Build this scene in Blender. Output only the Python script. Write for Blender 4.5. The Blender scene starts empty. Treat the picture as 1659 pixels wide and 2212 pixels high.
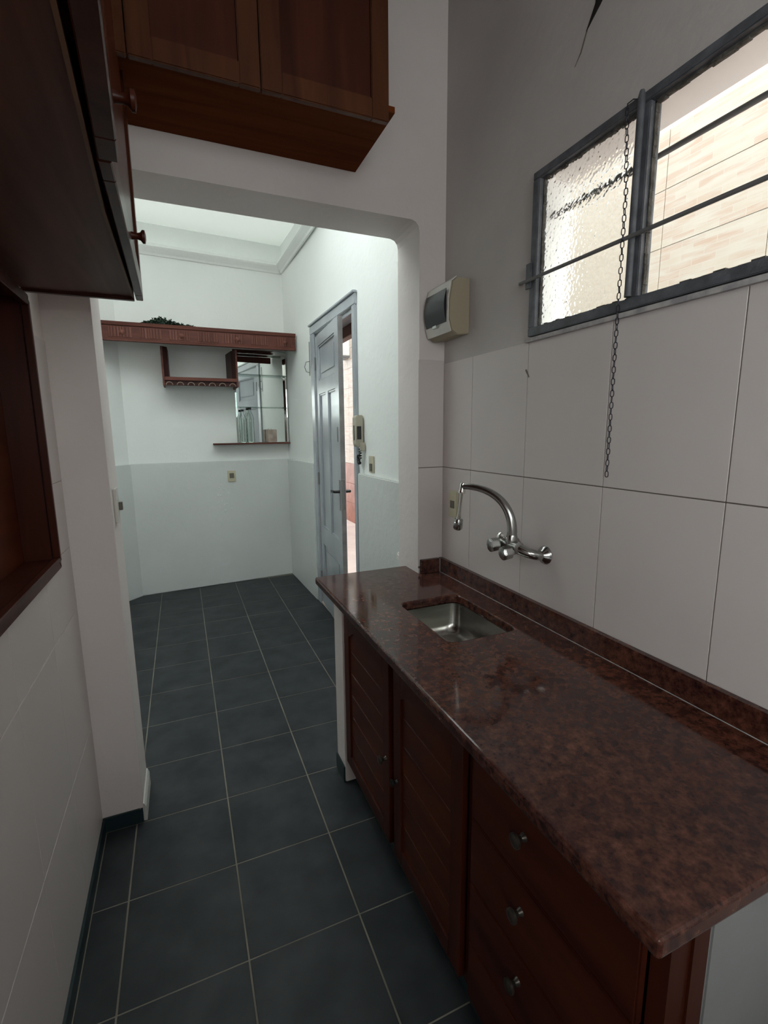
import bpy, bmesh, math, random
from mathutils import Vector, Matrix
random.seed(7)
C = bpy.context.scene
COL = C.collection
PI = math.pi

# ------------------------------------------------------------------ camera
RIGHT = Vector((0.9208882, -0.3897224, -0.0090180))
DOWN = Vector((-0.0729086, -0.1494607, -0.9860760))
FWD = Vector((0.3829481, 0.9087232, -0.1660508))
cam_d = bpy.data.cameras.new('camera'); cam = bpy.data.objects.new('camera', cam_d); COL.objects.link(cam)
cam_d.sensor_fit = 'HORIZONTAL'; cam_d.sensor_width = 36.0; cam_d.lens = 1030.27 / 1659 * 36.0
cam_d.clip_start = 0.02; cam_d.clip_end = 100
m = Matrix.Identity(4)
for i in range(3):
    m[i][0] = RIGHT[i]; m[i][1] = -DOWN[i]; m[i][2] = -FWD[i]
m.translation = Vector((0.256926, -1.181108, 1.465561))
cam.matrix_world = m
C.camera = cam

# ------------------------------------------------------------------ sky (overcast) and exposure
W = bpy.data.worlds.new('overcast_sky'); C.world = W; W.use_nodes = True
bg = W.node_tree.nodes['Background']; bg.inputs[0].default_value = (0.93, 1.0, 0.99, 1); bg.inputs[1].default_value = 4.7
C.view_settings.view_transform = 'Standard'; C.view_settings.look = 'None'
C.view_settings.gamma = 1.0; C.view_settings.exposure = 0.9; C.view_settings.use_curve_mapping = False
C.cycles.use_denoising = True; C.cycles.max_bounces = 16; C.cycles.diffuse_bounces = 10; C.cycles.glossy_bounces = 6
C.cycles.transmission_bounces = 8; C.cycles.transparent_max_bounces = 12
C.cycles.sample_clamp_indirect = 8.0; C.cycles.caustics_reflective = True

def portal(name, loc, rot, sx, sy):       # guides sky sampling through an opening; gives no light itself
    l = bpy.data.lights.new(name, 'AREA'); l.shape = 'RECTANGLE'; l.size = sx; l.size_y = sy; l.cycles.is_portal = True
    o = bpy.data.objects.new(name, l); COL.objects.link(o); o.location = loc; o.rotation_euler = rot
    return o

# ------------------------------------------------------------------ materials
def nmat(name):
    mt = bpy.data.materials.new(name); mt.use_nodes = True
    nt = mt.node_tree; b = nt.nodes['Principled BSDF']
    return mt, nt, b
def N(nt, t, **kw):
    n = nt.nodes.new(t)
    for k, v in kw.items():
        if k in n.inputs.keys(): n.inputs[k].default_value = v
        else: setattr(n, k, v)
    return n
def coords(nt, scale=(1, 1, 1)):
    tc = N(nt, 'ShaderNodeNewGeometry'); mp = N(nt, 'ShaderNodeMapping'); mp.inputs['Scale'].default_value = scale
    nt.links.new(tc.outputs['Position'], mp.inputs[0]); return mp.outputs[0]
def ramp(nt, fac, stops):
    r = N(nt, 'ShaderNodeValToRGB'); e = r.color_ramp.elements
    e[0].position, e[0].color = stops[0][0], (*stops[0][1], 1)
    e[1].position, e[1].color = stops[-1][0], (*stops[-1][1], 1)
    for p, c in stops[1:-1]:
        x = e.new(p); x.color = (*c, 1)
    nt.links.new(fac, r.inputs[0]); return r.outputs[0]
def bump(nt, b, h, strength, dist):
    bp = N(nt, 'ShaderNodeBump', Strength=strength, Distance=dist)
    nt.links.new(h, bp.inputs['Height']); nt.links.new(bp.outputs[0], b.inputs['Normal'])
def plain(name, col, rough=0.5, metal=0.0, spec=0.5):
    mt, nt, b = nmat(name)
    b.inputs['Base Color'].default_value = (*col, 1); b.inputs['Roughness'].default_value = rough
    b.inputs['Metallic'].default_value = metal; b.inputs['Specular IOR Level'].default_value = spec
    return mt
def noisy(name, c1, c2, scale=3.0, rough=0.6, bstr=0.0, bscale=60, bdist=0.003, stretch=(1, 1, 1), metal=0.0, detail=5, lo=0.35, hi=0.65, spec=0.5):
    mt, nt, b = nmat(name)
    v = coords(nt, stretch)
    n = N(nt, 'ShaderNodeTexNoise', Scale=scale, Detail=detail); nt.links.new(v, n.inputs['Vector'])
    nt.links.new(ramp(nt, n.outputs[0], [(lo, c1), (hi, c2)]), b.inputs['Base Color'])
    b.inputs['Roughness'].default_value = rough; b.inputs['Metallic'].default_value = metal
    b.inputs['Specular IOR Level'].default_value = spec
    if bstr:
        n2 = N(nt, 'ShaderNodeTexNoise', Scale=bscale, Detail=4); nt.links.new(v, n2.inputs['Vector'])
        bump(nt, b, n2.outputs[0], bstr, bdist)
    return mt
def wood(name, dark, light, axis=2, rough=0.38, scale=14):
    st = [1, 1, 1]; st[axis] = 0.08
    mt, nt, b = nmat(name)
    v = coords(nt, tuple(st))
    n = N(nt, 'ShaderNodeTexNoise', Scale=scale, Detail=8, Distortion=1.2); nt.links.new(v, n.inputs['Vector'])
    nt.links.new(ramp(nt, n.outputs[0], [(0.3, dark), (0.72, light)]), b.inputs['Base Color'])
    n2 = N(nt, 'ShaderNodeTexNoise', Scale=scale * 9, Detail=3); nt.links.new(v, n2.inputs['Vector'])
    bump(nt, b, n2.outputs[0], 0.12, 0.001)
    b.inputs['Roughness'].default_value = rough; b.inputs['Specular IOR Level'].default_value = 0.22
    return mt

M = {}
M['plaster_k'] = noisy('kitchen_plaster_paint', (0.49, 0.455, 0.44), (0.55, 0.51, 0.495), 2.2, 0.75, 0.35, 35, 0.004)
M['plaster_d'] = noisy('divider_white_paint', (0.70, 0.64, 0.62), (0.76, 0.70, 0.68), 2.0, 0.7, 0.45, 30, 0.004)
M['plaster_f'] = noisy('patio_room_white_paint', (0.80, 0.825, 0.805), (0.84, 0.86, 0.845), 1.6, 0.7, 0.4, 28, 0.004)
M['stub_shaded'] = noisy('shaded_stub_plaster', (0.20, 0.205, 0.205), (0.25, 0.255, 0.255), 3, 0.85, 0.3, 40, 0.003)  # white plaster of the near stub, its shade put into the grey
M['tan'] = plain('tan_plastic_with_shade', (0.36, 0.31, 0.22), 0.5)  # tan plastic, with the shade of the box side put into the colour
M['dado'] = noisy('dado_grey_white_gloss_paint', (0.62, 0.645, 0.63), (0.67, 0.695, 0.68), 1.5, 0.38, 0.5, 22, 0.005)
M['tile_w'] = noisy('matt_white_wall_tile', (0.61, 0.555, 0.54), (0.655, 0.60, 0.585), 1.3, 0.42, 0.05, 14, 0.002)
M['grout_w'] = plain('brown_wall_grout', (0.16, 0.13, 0.11), 0.9)
M['tile_f'] = noisy('slate_blue_floor_tile', (0.016, 0.020, 0.0235), (0.035, 0.040, 0.044), 7, 0.5, 0.12, 45, 0.002, detail=9, spec=0.3)
M['grout_f'] = noisy('sandy_floor_grout', (0.15, 0.14, 0.115), (0.24, 0.22, 0.18), 5, 0.9)
M['base'] = plain('dark_green_skirting_tile', (0.014, 0.03, 0.035), 0.3)
M['base_far'] = plain('white_skirting_plaster', (0.6, 0.6, 0.57), 0.6)
M['wood_v'] = wood('reddish_brown_wood_vertical', (0.032, 0.006, 0.003), (0.072, 0.016, 0.007), 2)
M['wood_y'] = wood('reddish_brown_wood_along_wall', (0.032, 0.006, 0.003), (0.075, 0.017, 0.008), 1)
M['wood_x'] = wood('reddish_brown_wood_across', (0.05, 0.012, 0.006), (0.11, 0.032, 0.014), 0)
M['wood_gloss'] = wood('varnished_cupboard_door', (0.034, 0.008, 0.004), (0.080, 0.020, 0.009), 2, 0.3)
_g = M['wood_gloss'].node_tree.nodes['Principled BSDF']; _g.inputs['Specular IOR Level'].default_value = 0.14; _g.inputs['Roughness'].default_value = 0.3
M['wood_panel'] = wood('redder_door_panel_wood', (0.042, 0.007, 0.003), (0.10, 0.022, 0.007), 1, 0.35)
M['bottom_y'] = wood('cabinet_underside_panel', (0.085, 0.032, 0.020), (0.16, 0.065, 0.042), 1, 0.5)
M['bottom_x'] = wood('hung_cabinet_underside', (0.080, 0.017, 0.003), (0.145, 0.036, 0.008), 0, 0.7)
M['face_x'] = wood('hung_cabinet_face_wood', (0.050, 0.014, 0.005), (0.100, 0.032, 0.011), 2, 0.42)
M['bottom_x'].node_tree.nodes['Principled BSDF'].inputs['Specular IOR Level'].default_value = 0.05
M['edge'] = plain('raw_panel_edge', (0.16, 0.075, 0.035), 0.6)
M['canopy'] = wood('canopy_red_wood', (0.075, 0.022, 0.015), (0.145, 0.050, 0.036), 0, 0.5)
M['canopy_v'] = wood('canopy_fluting_wood', (0.085, 0.028, 0.019), (0.19, 0.075, 0.055), 2, 0.5)
M['dark_wood'] = wood('dark_shelf_box_wood', (0.022, 0.006, 0.005), (0.055, 0.017, 0.012), 2, 0.5)
M['light_wood'] = plain('pale_rack_wood', (0.30, 0.22, 0.17), 0.55)
M['black'] = plain('black_plastic', (0.012, 0.012, 0.013), 0.35)
M['gap'] = plain('dark_interior', (0.01, 0.006, 0.004), 0.9)
M['ivory'] = noisy('ivory_plastic', (0.50, 0.47, 0.33), (0.56, 0.52, 0.38), 20, 0.4)
M['ivory_d'] = plain('grey_socket_insert', (0.14, 0.12, 0.10), 0.5)
M['cream'] = plain('aged_cream_plastic', (0.42, 0.39, 0.31), 0.45)
M['cream_l'] = plain('off_white_plastic', (0.62, 0.60, 0.55), 0.35)
M['smoked'] = plain('smoked_dark_cover', (0.008, 0.009, 0.014), 0.28, 0, 0.35)
M['chrome'] = plain('worn_chrome', (0.42, 0.42, 0.41), 0.20, 1.0)
M['knob'] = plain('tarnished_grey_knob', (0.07, 0.06, 0.05), 0.3, 0.6)
M['chrome_l'] = plain('bright_chrome', (0.78, 0.77, 0.74), 0.12, 1.0)
M['steel'] = noisy('brushed_stainless_steel', (0.42, 0.41, 0.38), (0.52, 0.51, 0.48), 8, 0.24, 0.05, 200, 0.001, (1, 1, 6), 1.0)
M['chain'] = plain('dark_iron_chain', (0.05, 0.048, 0.06), 0.45, 0.7)
M['frame_g'] = noisy('blue_grey_window_paint', (0.075, 0.08, 0.09), (0.125, 0.13, 0.148), 25, 0.5, 0.5, 90, 0.003)
M['frame_dk'] = noisy('dark_weathered_putty', (0.05, 0.045, 0.04), (0.12, 0.11, 0.10), 60, 0.8, 0.8, 120, 0.004)
M['rod'] = plain('grey_painted_rod', (0.15, 0.15, 0.15), 0.5)
M['sill'] = noisy('peeling_sill_paint', (0.30, 0.29, 0.30), (0.50, 0.48, 0.47), 30, 0.7, 0.6, 60, 0.004)
M['door_p'] = noisy('blue_grey_door_gloss_paint', (0.36, 0.39, 0.42), (0.42, 0.45, 0.48), 3, 0.22, 0.15, 30, 0.002)
M['door_e'] = noisy('worn_door_edge_paint', (0.20, 0.20, 0.20), (0.30, 0.30, 0.30), 12, 0.5)
M['lintel'] = plain('brown_lintel_wood', (0.11, 0.05, 0.035), 0.6)
M['ext_plain'] = noisy('mauve_grey_exterior_paint', (0.62, 0.60, 0.61), (0.67, 0.65, 0.66), 2, 0.8)
M['ext_floor'] = noisy('pale_pink_paving', (0.50, 0.40, 0.37), (0.58, 0.48, 0.44), 4, 0.6)
M['red_tile'] = noisy('terracotta_pink_wall_tile', (0.36, 0.12, 0.08), (0.46, 0.19, 0.13), 9, 0.5)
M['white_paint'] = plain('bright_white_paint', (0.86, 0.84, 0.83), 0.7)
M['white'] = plain('white_enamel', (0.75, 0.75, 0.72), 0.4)
M['leaf'] = noisy('dusty_dark_green_leaf', (0.006, 0.020, 0.012), (0.025, 0.055, 0.032), 40, 0.7)
M['stem'] = plain('dark_green_stem', (0.02, 0.03, 0.015), 0.8)
M['stone_cup'] = noisy('mottled_beige_candle_wax', (0.26, 0.20, 0.17), (0.40, 0.33, 0.28), 25, 0.6)
M['slab'] = plain('concrete', (0.3, 0.3, 0.3), 0.9)
M['ceil_k'] = noisy('kitchen_ceiling_paint', (0.5, 0.48, 0.46), (0.55, 0.53, 0.5), 2, 0.9)

def granite():
    mt, nt, b = nmat('polished_red_brown_granite')
    v = coords(nt)
    n1 = N(nt, 'ShaderNodeTexNoise', Scale=48, Detail=8, Roughness=0.7); nt.links.new(v, n1.inputs['Vector'])
    n2 = N(nt, 'ShaderNodeTexNoise', Scale=4, Detail=3); nt.links.new(v, n2.inputs['Vector'])
    vo = N(nt, 'ShaderNodeTexVoronoi', Scale=110); nt.links.new(v, vo.inputs['Vector'])
    c1 = ramp(nt, n1.outputs[0], [(0.30, (0.012, 0.007, 0.008)), (0.45, (0.055, 0.021, 0.017)), (0.58, (0.105, 0.042, 0.030)), (0.75, (0.17, 0.085, 0.06))])
    c2 = ramp(nt, vo.outputs['Distance'], [(0.15, (0.45, 0.38, 0.40)), (0.5, (1, 1, 1))])
    mx = N(nt, 'ShaderNodeMixRGB', blend_type='MULTIPLY'); mx.inputs[0].default_value = 0.5
    nt.links.new(c1, mx.inputs[1]); nt.links.new(c2, mx.inputs[2])
    c3 = ramp(nt, n2.outputs[0], [(0.35, (0.75, 0.72, 0.78)), (0.65, (1.1, 0.98, 0.85))])
    my = N(nt, 'ShaderNodeMixRGB', blend_type='MULTIPLY'); my.inputs[0].default_value = 1.0
    nt.links.new(mx.outputs[0], my.inputs[1]); nt.links.new(c3, my.inputs[2])
    nt.links.new(my.outputs[0], b.inputs['Base Color'])
    b.inputs['Roughness'].default_value = 0.09; b.inputs['Specular IOR Level'].default_value = 0.45
    n4 = N(nt, 'ShaderNodeTexNoise', Scale=9, Detail=2); nt.links.new(v, n4.inputs['Vector'])
    bump(nt, b, n4.outputs[0], 0.015, 0.003)
    return mt
M['granite'] = granite()

def cladding():
    mt, nt, b = nmat('printed_stone_strip_tile')
    v = coords(nt)
    sep = N(nt, 'ShaderNodeSeparateXYZ'); nt.links.new(v, sep.inputs[0])
    cb = N(nt, 'ShaderNodeCombineXYZ'); nt.links.new(sep.outputs['Y'], cb.inputs[0]); nt.links.new(sep.outputs['Z'], cb.inputs[1])
    br = N(nt, 'ShaderNodeTexBrick'); nt.links.new(cb.outputs[0], br.inputs['Vector'])
    br.inputs['Color1'].default_value = (0.65, 0.58, 0.49, 1); br.inputs['Color2'].default_value = (0.60, 0.42, 0.33, 1)
    br.inputs['Mortar'].default_value = (0.66, 0.62, 0.56, 1); br.inputs['Scale'].default_value = 1.0
    br.inputs['Brick Width'].default_value = 0.115; br.inputs['Row Height'].default_value = 0.034
    br.inputs['Mortar Size'].default_value = 0.0015; br.inputs['Bias'].default_value = -0.2
    n = N(nt, 'ShaderNodeTexNoise', Scale=5, Detail=5); mp = N(nt, 'ShaderNodeMapping'); mp.inputs['Scale'].default_value = (1, 1, 7)
    nt.links.new(v, mp.inputs[0]); nt.links.new(mp.outputs[0], n.inputs['Vector'])
    mx = N(nt, 'ShaderNodeMixRGB', blend_type='MIX')
    nt.links.new(ramp(nt, n.outputs[0], [(0.40, (0, 0, 0)), (0.64, (1, 1, 1))]), mx.inputs[0])
    nt.links.new(br.outputs[0], mx.inputs[1]); mx.inputs[2].default_value = (0.68, 0.64, 0.57, 1)
    nt.links.new(mx.outputs[0], b.inputs['Base Color']); b.inputs['Roughness'].default_value = 0.5
    return mt
M['clad'] = cladding()

def clear_glass(name, tint=(1, 1, 1), extra=0.0):
    mt = bpy.data.materials.new(name); mt.use_nodes = True; nt = mt.node_tree; nt.nodes.clear()
    out = N(nt, 'ShaderNodeOutputMaterial'); mix = N(nt, 'ShaderNodeMixShader'); tr = N(nt, 'ShaderNodeBsdfTransparent'); gl = N(nt, 'ShaderNodeBsdfGlossy')
    gl.inputs['Roughness'].default_value = 0.02; tr.inputs[0].default_value = (*tint, 1)
    lw = N(nt, 'ShaderNodeLayerWeight'); lw.inputs['Blend'].default_value = 0.12
    ad = N(nt, 'ShaderNodeMath', operation='ADD'); ad.inputs[1].default_value = extra
    nt.links.new(lw.outputs['Fresnel'], ad.inputs[0]); nt.links.new(ad.outputs[0], mix.inputs[0])
    nt.links.new(tr.outputs[0], mix.inputs[1]); nt.links.new(gl.outputs[0], mix.inputs[2]); nt.links.new(mix.outputs[0], out.inputs[0])
    return mt
M['glass'] = clear_glass('clear_window_glass', (0.97, 0.98, 0.97))
M['glass_g'] = clear_glass('greenish_shelf_glass', (0.86, 0.93, 0.90), 0.03)
M['pet'] = clear_glass('clear_bottle_plastic', (0.93, 0.97, 0.95), 0.10)

def obscure():
    mt, nt, b = nmat('hammered_obscure_glass')
    b.inputs['Base Color'].default_value = (0.93, 0.96, 0.93, 1); b.inputs['Transmission Weight'].default_value = 1.0
    b.inputs['Roughness'].default_value = 0.10; b.inputs['IOR'].default_value = 1.3
    v = coords(nt)
    vo = N(nt, 'ShaderNodeTexVoronoi', Scale=105); vo.feature = 'SMOOTH_F1'; nt.links.new(v, vo.inputs['Vector'])
    n = N(nt, 'ShaderNodeTexNoise', Scale=28, Detail=3); nt.links.new(v, n.inputs['Vector'])
    ad = N(nt, 'ShaderNodeMath', operation='ADD'); nt.links.new(vo.outputs['Distance'], ad.inputs[0]); nt.links.new(n.outputs[0], ad.inputs[1])
    bump(nt, b, ad.outputs[0], 0.4, 0.006)
    return mt
M['obscure'] = obscure()
def translucent(name, col, dif, fac):
    mt = bpy.data.materials.new(name); mt.use_nodes = True; nt = mt.node_tree; nt.nodes.clear()
    out = N(nt, 'ShaderNodeOutputMaterial'); mix = N(nt, 'ShaderNodeMixShader'); tr = N(nt, 'ShaderNodeBsdfTranslucent'); df = N(nt, 'ShaderNodeBsdfDiffuse')
    tr.inputs[0].default_value = (*col, 1); df.inputs[0].default_value = (*dif, 1); mix.inputs[0].default_value = fac
    nt.links.new(tr.outputs[0], mix.inputs[1]); nt.links.new(df.outputs[0], mix.inputs[2]); nt.links.new(mix.outputs[0], out.inputs[0])
    return mt
M['roof'] = translucent('translucent_roof_sheet', (0.145, 0.148, 0.138), (0.8, 0.82, 0.78), 0.40)
M['roof_clear'] = translucent('added_clearer_roof_sheet', (0.57, 0.58, 0.575), (0.8, 0.8, 0.8), 0.2)
M['mirror'] = plain('silver_mirror', (0.86, 0.90, 0.87), 0.01, 1.0)

# ------------------------------------------------------------------ builders
WM = {}
class MB:
    def __init__(s): s.b = bmesh.new()
    def box(s, x0, x1, y0, y1, z0, z1):
        vs = [s.b.verts.new(p) for p in ((x0,y0,z0),(x1,y0,z0),(x1,y1,z0),(x0,y1,z0),(x0,y0,z1),(x1,y0,z1),(x1,y1,z1),(x0,y1,z1))]
        for f in ((0,3,2,1),(4,5,6,7),(0,1,5,4),(1,2,6,5),(2,3,7,6),(3,0,4,7)): s.b.faces.new([vs[i] for i in f])
        return s
    def prism(s, pts, a0, a1, axis='z'):   # outline extruded along an axis
        def P(p, a): return {'z': (p[0], p[1], a), 'y': (p[0], a, p[1]), 'x': (a, p[0], p[1])}[axis]
        lo = [s.b.verts.new(P(p, a0)) for p in pts]; hi = [s.b.verts.new(P(p, a1)) for p in pts]
        n = len(pts); s.b.faces.new(lo[::-1]); s.b.faces.new(hi)
        for i in range(n): s.b.faces.new((lo[i], lo[(i+1) % n], hi[(i+1) % n], hi[i]))
        return s
    def tube(s, pts, rad, n=12, closed=False, cap=True):
        pts = [Vector(p) for p in pts]; k = len(pts)
        rs = rad if isinstance(rad, (list, tuple)) else [rad] * k
        rings = []; up = None
        for i in range(k):
            if closed: t = (pts[(i+1) % k] - pts[i-1]).normalized()
            else: t = (pts[min(i+1, k-1)] - pts[max(i-1, 0)]).normalized()
            if up is None:
                up = Vector((0, 0, 1)) if abs(t.z) < 0.9 else Vector((1, 0, 0))
            u = (up - t * up.dot(t)).normalized(); up = u; w = t.cross(u)
            rings.append([s.b.verts.new(pts[i] + (u * math.cos(2*PI*j/n) + w * math.sin(2*PI*j/n)) * rs[i]) for j in range(n)])
        for i in range(k if closed else k-1):
            a, c = rings[i], rings[(i+1) % k]
            for j in range(n): s.b.faces.new((a[j], a[(j+1) % n], c[(j+1) % n], c[j]))
        if cap and not closed:
            s.b.faces.new(rings[0][::-1]); s.b.faces.new(rings[-1])
        return s
    def lathe(s, prof, org, axis=(0, 0, 1), n=24):    # prof: (distance along axis, radius)
        ax = Vector(axis).normalized(); org = Vector(org)
        u = ax.orthogonal().normalized(); w = ax.cross(u); rings = []
        for h, r in prof:
            rings.append([s.b.verts.new(org + ax * h + (u * math.cos(2*PI*j/n) + w * math.sin(2*PI*j/n)) * max(r, 1e-4)) for j in range(n)])
        for a, c in zip(rings, rings[1:]):
            for j in range(n): s.b.faces.new((a[j], a[(j+1) % n], c[(j+1) % n], c[j]))
        s.b.faces.new(rings[0][::-1]); s.b.faces.new(rings[-1]); return s
    def build(s, name, mat, parent=None, bevel=0.0, smooth=False, local=False, seg=2):
        if bevel:
            bmesh.ops.bevel(s.b, geom=list(s.b.edges), offset=bevel, segments=seg, affect='EDGES', clamp_overlap=True)
        bmesh.ops.recalc_face_normals(s.b, faces=list(s.b.faces))
        if parent is not None and not local:
            s.b.transform(WM[parent.name].inverted())
        me = bpy.data.meshes.new(name); s.b.to_mesh(me); s.b.free()
        if smooth:
            for p in me.polygons: p.use_smooth = True
            try: me.set_sharp_from_angle(angle=math.radians(40))
            except Exception: pass
        me.materials.append(mat if not isinstance(mat, str) else M[mat])
        o = bpy.data.objects.new(name, me); COL.objects.link(o)
        if parent is not None: o.parent = parent; WM[o.name] = WM[parent.name].copy()
        else: WM[o.name] = Matrix.Identity(4)
        return o
def thing(name, label, cat, loc=(0, 0, 0), rz=0.0, group=None, kind=None):
    o = bpy.data.objects.new(name, None); COL.objects.link(o); o.location = loc; o.rotation_euler = (0, 0, rz); o.empty_display_size = 0.05
    WM[o.name] = Matrix.Translation(Vector(loc)) @ Matrix.Rotation(rz, 4, 'Z')
    tag(o, label, cat, group, kind); return o
def tag(o, label=None, cat=None, group=None, kind=None):
    if label: o['label'] = label
    if cat: o['category'] = cat
    if group: o['group'] = group
    if kind: o['kind'] = kind
    return o
def struct(mb, name, mat, label=None, **kw):
    o = mb.build(name, mat, **kw); o['kind'] = 'structure'
    if label: o['label'] = label
    return o
def piece(name, mesh, parent, loc):      # cheap shared-mesh copy
    o = bpy.data.objects.new(name, mesh); COL.objects.link(o); o.parent = parent; o.location = loc; WM[o.name] = WM[parent.name] @ Matrix.Translation(Vector(loc)); return o

# ------------------------------------------------------------------ layout numbers
S = 0.33                      # floor tile pitch
XW = 1.318                    # kitchen window wall (tile face)
XL = -0.11                    # kitchen left wall (tile face)
YJ, YJ2 = 0.668, 0.878        # divider wall front and back
ZO = 2.295                    # height of the opening
def bw(x): return 3.575 + 0.0915 * x          # upper face of the far wall
def xr(y):                                     # upper face of the far room's right wall
    return 1.32 - (y - 0.88) * 0.02 / 1.92 if y < 2.80 else 1.30 - (y - 2.80) * 0.035 / 0.9
ZD = 1.205                    # dado height

# ------------------------------------------------------------------ floor
fl = struct(MB().box(-0.95, 1.60, -2.6, 3.9, -0.10, -0.0010), 'floor', 'grout_f', 'dark slate coloured tiled floor with sandy grout lines')
xs = [-3*S, -2*S, -S, 0, S, 2*S, 3*S, 4*S]
ys = [k*S for k in range(-7, 12)]
cache = {}
for i in range(len(xs)-1):
    for j in range(len(ys)-1):
        x0, x1, y0, y1 = xs[i], xs[i+1], ys[j], ys[j+1]
        if y1 <= 0.67: x0 = max(x0, XL + 0.008)
        else: x0 = max(x0, -0.80)
        x1 = min(x1, 1.318)
        y1 = min(y1, 3.67); y0 = max(y0, -2.3)
        if x1 - x0 < 0.03 or y1 - y0 < 0.03: continue
        w, h = round(x1-x0-0.0045, 4), round(y1-y0-0.0032, 4)
        if (w, h) not in cache:
            t = MB().box(-w/2, w/2, -h/2, h/2, -0.008, 0.0).build('tile', 'tile_f', fl, bevel=0.0012, local=True, seg=1)
            t.location = ((x0+x1)/2, (y0+y1)/2, 0); cache[(w, h)] = t.data
        else:
            piece('tile', cache[(w, h)], fl, ((x0+x1)/2, (y0+y1)/2, 0))

# ------------------------------------------------------------------ kitchen walls
WY0, WY1, WZ0, WZ1 = -1.55, 0.113, 1.76, 2.235      # window hole
XP = XW + 0.004
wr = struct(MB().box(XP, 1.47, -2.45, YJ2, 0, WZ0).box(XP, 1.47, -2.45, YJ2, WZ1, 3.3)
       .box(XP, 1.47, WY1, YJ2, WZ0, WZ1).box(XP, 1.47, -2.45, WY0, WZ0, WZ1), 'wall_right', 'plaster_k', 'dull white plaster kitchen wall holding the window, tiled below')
struct(MB().box(XW+0.0025, XP-0.0002, -2.3, YJ, 0.86, 1.746), 'trim_1', 'grout_w', 'thin brown grout bed behind the wall tiles')
ty = [YJ, 0.442, 0.119, -0.212, -0.538, -0.865, -1.192, -1.519, -1.846, -2.173]
tz = [(0.870, 1.3085), (1.3115, 1.748)]
for a, c in zip(ty, ty[1:]):
    for z0, z1 in tz:
        MB().box(XW, XP-0.0003, c+0.0013, a-0.0013, z0, z1).build('tile', 'tile_w', wr, bevel=0.0007, seg=1)
# window sill plaster lip under the frame
struct(MB().prism([(XW-0.012, WZ0-0.016), (XW-0.012, WZ0-0.004), (XP+0.02, WZ0+0.002), (XP+0.02, WZ0-0.016)], WY0, WY1+0.01, 'y'), 'trim_2', 'sill', 'flaking grey white sill strip under the window')
struct(MB().box(1.343, 1.469, WY0+0.001, WY1-0.0035, WZ1-0.003, WZ1-0.0003), 'trim_8', 'white_paint', 'white painted soffit above the window')
struct(MB().box(1.343, 1.469, WY1-0.003, WY1-0.0003, WZ0+0.001, WZ1-0.0035), 'trim_9', 'white_paint', 'white painted side of the window opening')
# plaster crack
cr = MB().prism([(-0.058, 2.500), (-0.085, 2.545), (-0.090, 2.60), (-0.125, 2.60), (-0.120, 2.548), (-0.102, 2.532)], XP-0.002, XP+0.002, 'x').build('plaster_crack', 'gap', wr); cr['label'] = 'black wedge where plaster has broken away'
cr = MB().prism([(-0.022, 2.440), (-0.040, 2.462), (-0.058, 2.500), (-0.062, 2.500), (-0.043, 2.460)], XP-0.0012, XP+0.002, 'x').build('plaster_crack', 'grout_w', wr)
hl = MB().tube([(XW-0.001, 0.126, 1.661), (XW-0.001, 0.119, 1.650)], 0.003, 6).tube([(XW-0.001, 0.117, 1.648), (XW-0.0012, 0.110, 1.636)], 0.0018, 6).build('plug_hole', 'grout_w', wr); hl['label'] = 'small drilled hole at a tile joint'

# divider wall with the wide opening
pts = [(-0.95, 0), (0.025, 0), (0.025, 2.27), (0.033, 2.288), (0.05, ZO), (1.165, ZO), (1.185, 2.289), (1.197, 2.275), (1.202, 2.255), (1.202, 0), (1.46, 0), (1.46, 3.3), (-0.95, 3.3)]
dv = struct(MB().prism(pts, YJ, YJ2, 'y'), 'wall_divider', 'plaster_d', 'white plastered wall with a wide opening and heavy beam', bevel=0.0)
# jamb tiles
struct(MB().box(1.199, XW, YJ-0.0045, YJ-0.0002, 0.86, 1.757), 'trim_3', 'grout_w', 'grout bed of the narrow tiled jamb')
for z0, z1 in ((0.870, 1.3085), (1.3115, 1.760)):
    MB().box(1.197, XW-0.001, YJ-0.0075, YJ-0.0047, z0, z1).build('tile', 'tile_w', dv, bevel=0.0007, seg=1)
# left wall with the wood lined recess
NY0, NY1, NZ0, NZ1 = -0.62, 0.452, 1.095, 1.838
OY0, OY1, OZ0, OZ1 = -2.15, -1.55, 1.20, 2.0      # unseen side opening, added to light the kitchen
wl = struct(MB().box(-0.30, XL-0.004, OY1, YJ, 0, NZ0).box(-0.30, XL-0.004, OY1, YJ, NZ1, 3.3).box(-0.30, XL-0.004, -2.45, OY0, 0, 3.3).box(-0.30, XL-0.004, OY0, OY1, 0, OZ0).box(-0.30, XL-0.004, OY0, OY1, OZ1, 3.3)
       .box(-0.30, XL-0.004, NY1, YJ, NZ0, NZ1).box(-0.30, XL-0.004, OY1, NY0, NZ0, NZ1).box(-0.30, -0.19, NY0, NY1, NZ0, NZ1), 'wall_left', 'plaster_d', 'white left kitchen wall, tiled up to the cupboard')
ly = [YJ, 0.341, 0.014, -0.313, -0.64, -0.967, -1.294, -1.621, -1.948, -2.275]
for a, c in zip(ly, ly[1:]):
    for z0, z1 in ((0.0, 0.435), (0.438, 0.876), (0.879, 1.3165), (1.3185, 1.752)):
        for (p, q, r, t) in ((c, a, z0, z1),):
            if p < OY1 and q > OY0 and t > OZ0: continue
            lo, hi = max(p, NY0), min(q, NY1)
            if r < NZ0 < t and hi > lo:       # tiles cut round the recess
                t = NZ0
            elif r >= NZ0 and hi > lo:
                if q > NY1 + 0.02: p = NY1
                else: continue
            elif r >= NZ0: pass
            MB().box(XL-0.0038, XL, p+0.0007, q-0.0007, r, t).build('tile', 'tile_w', wl, bevel=0.0007, seg=1)
    
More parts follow.
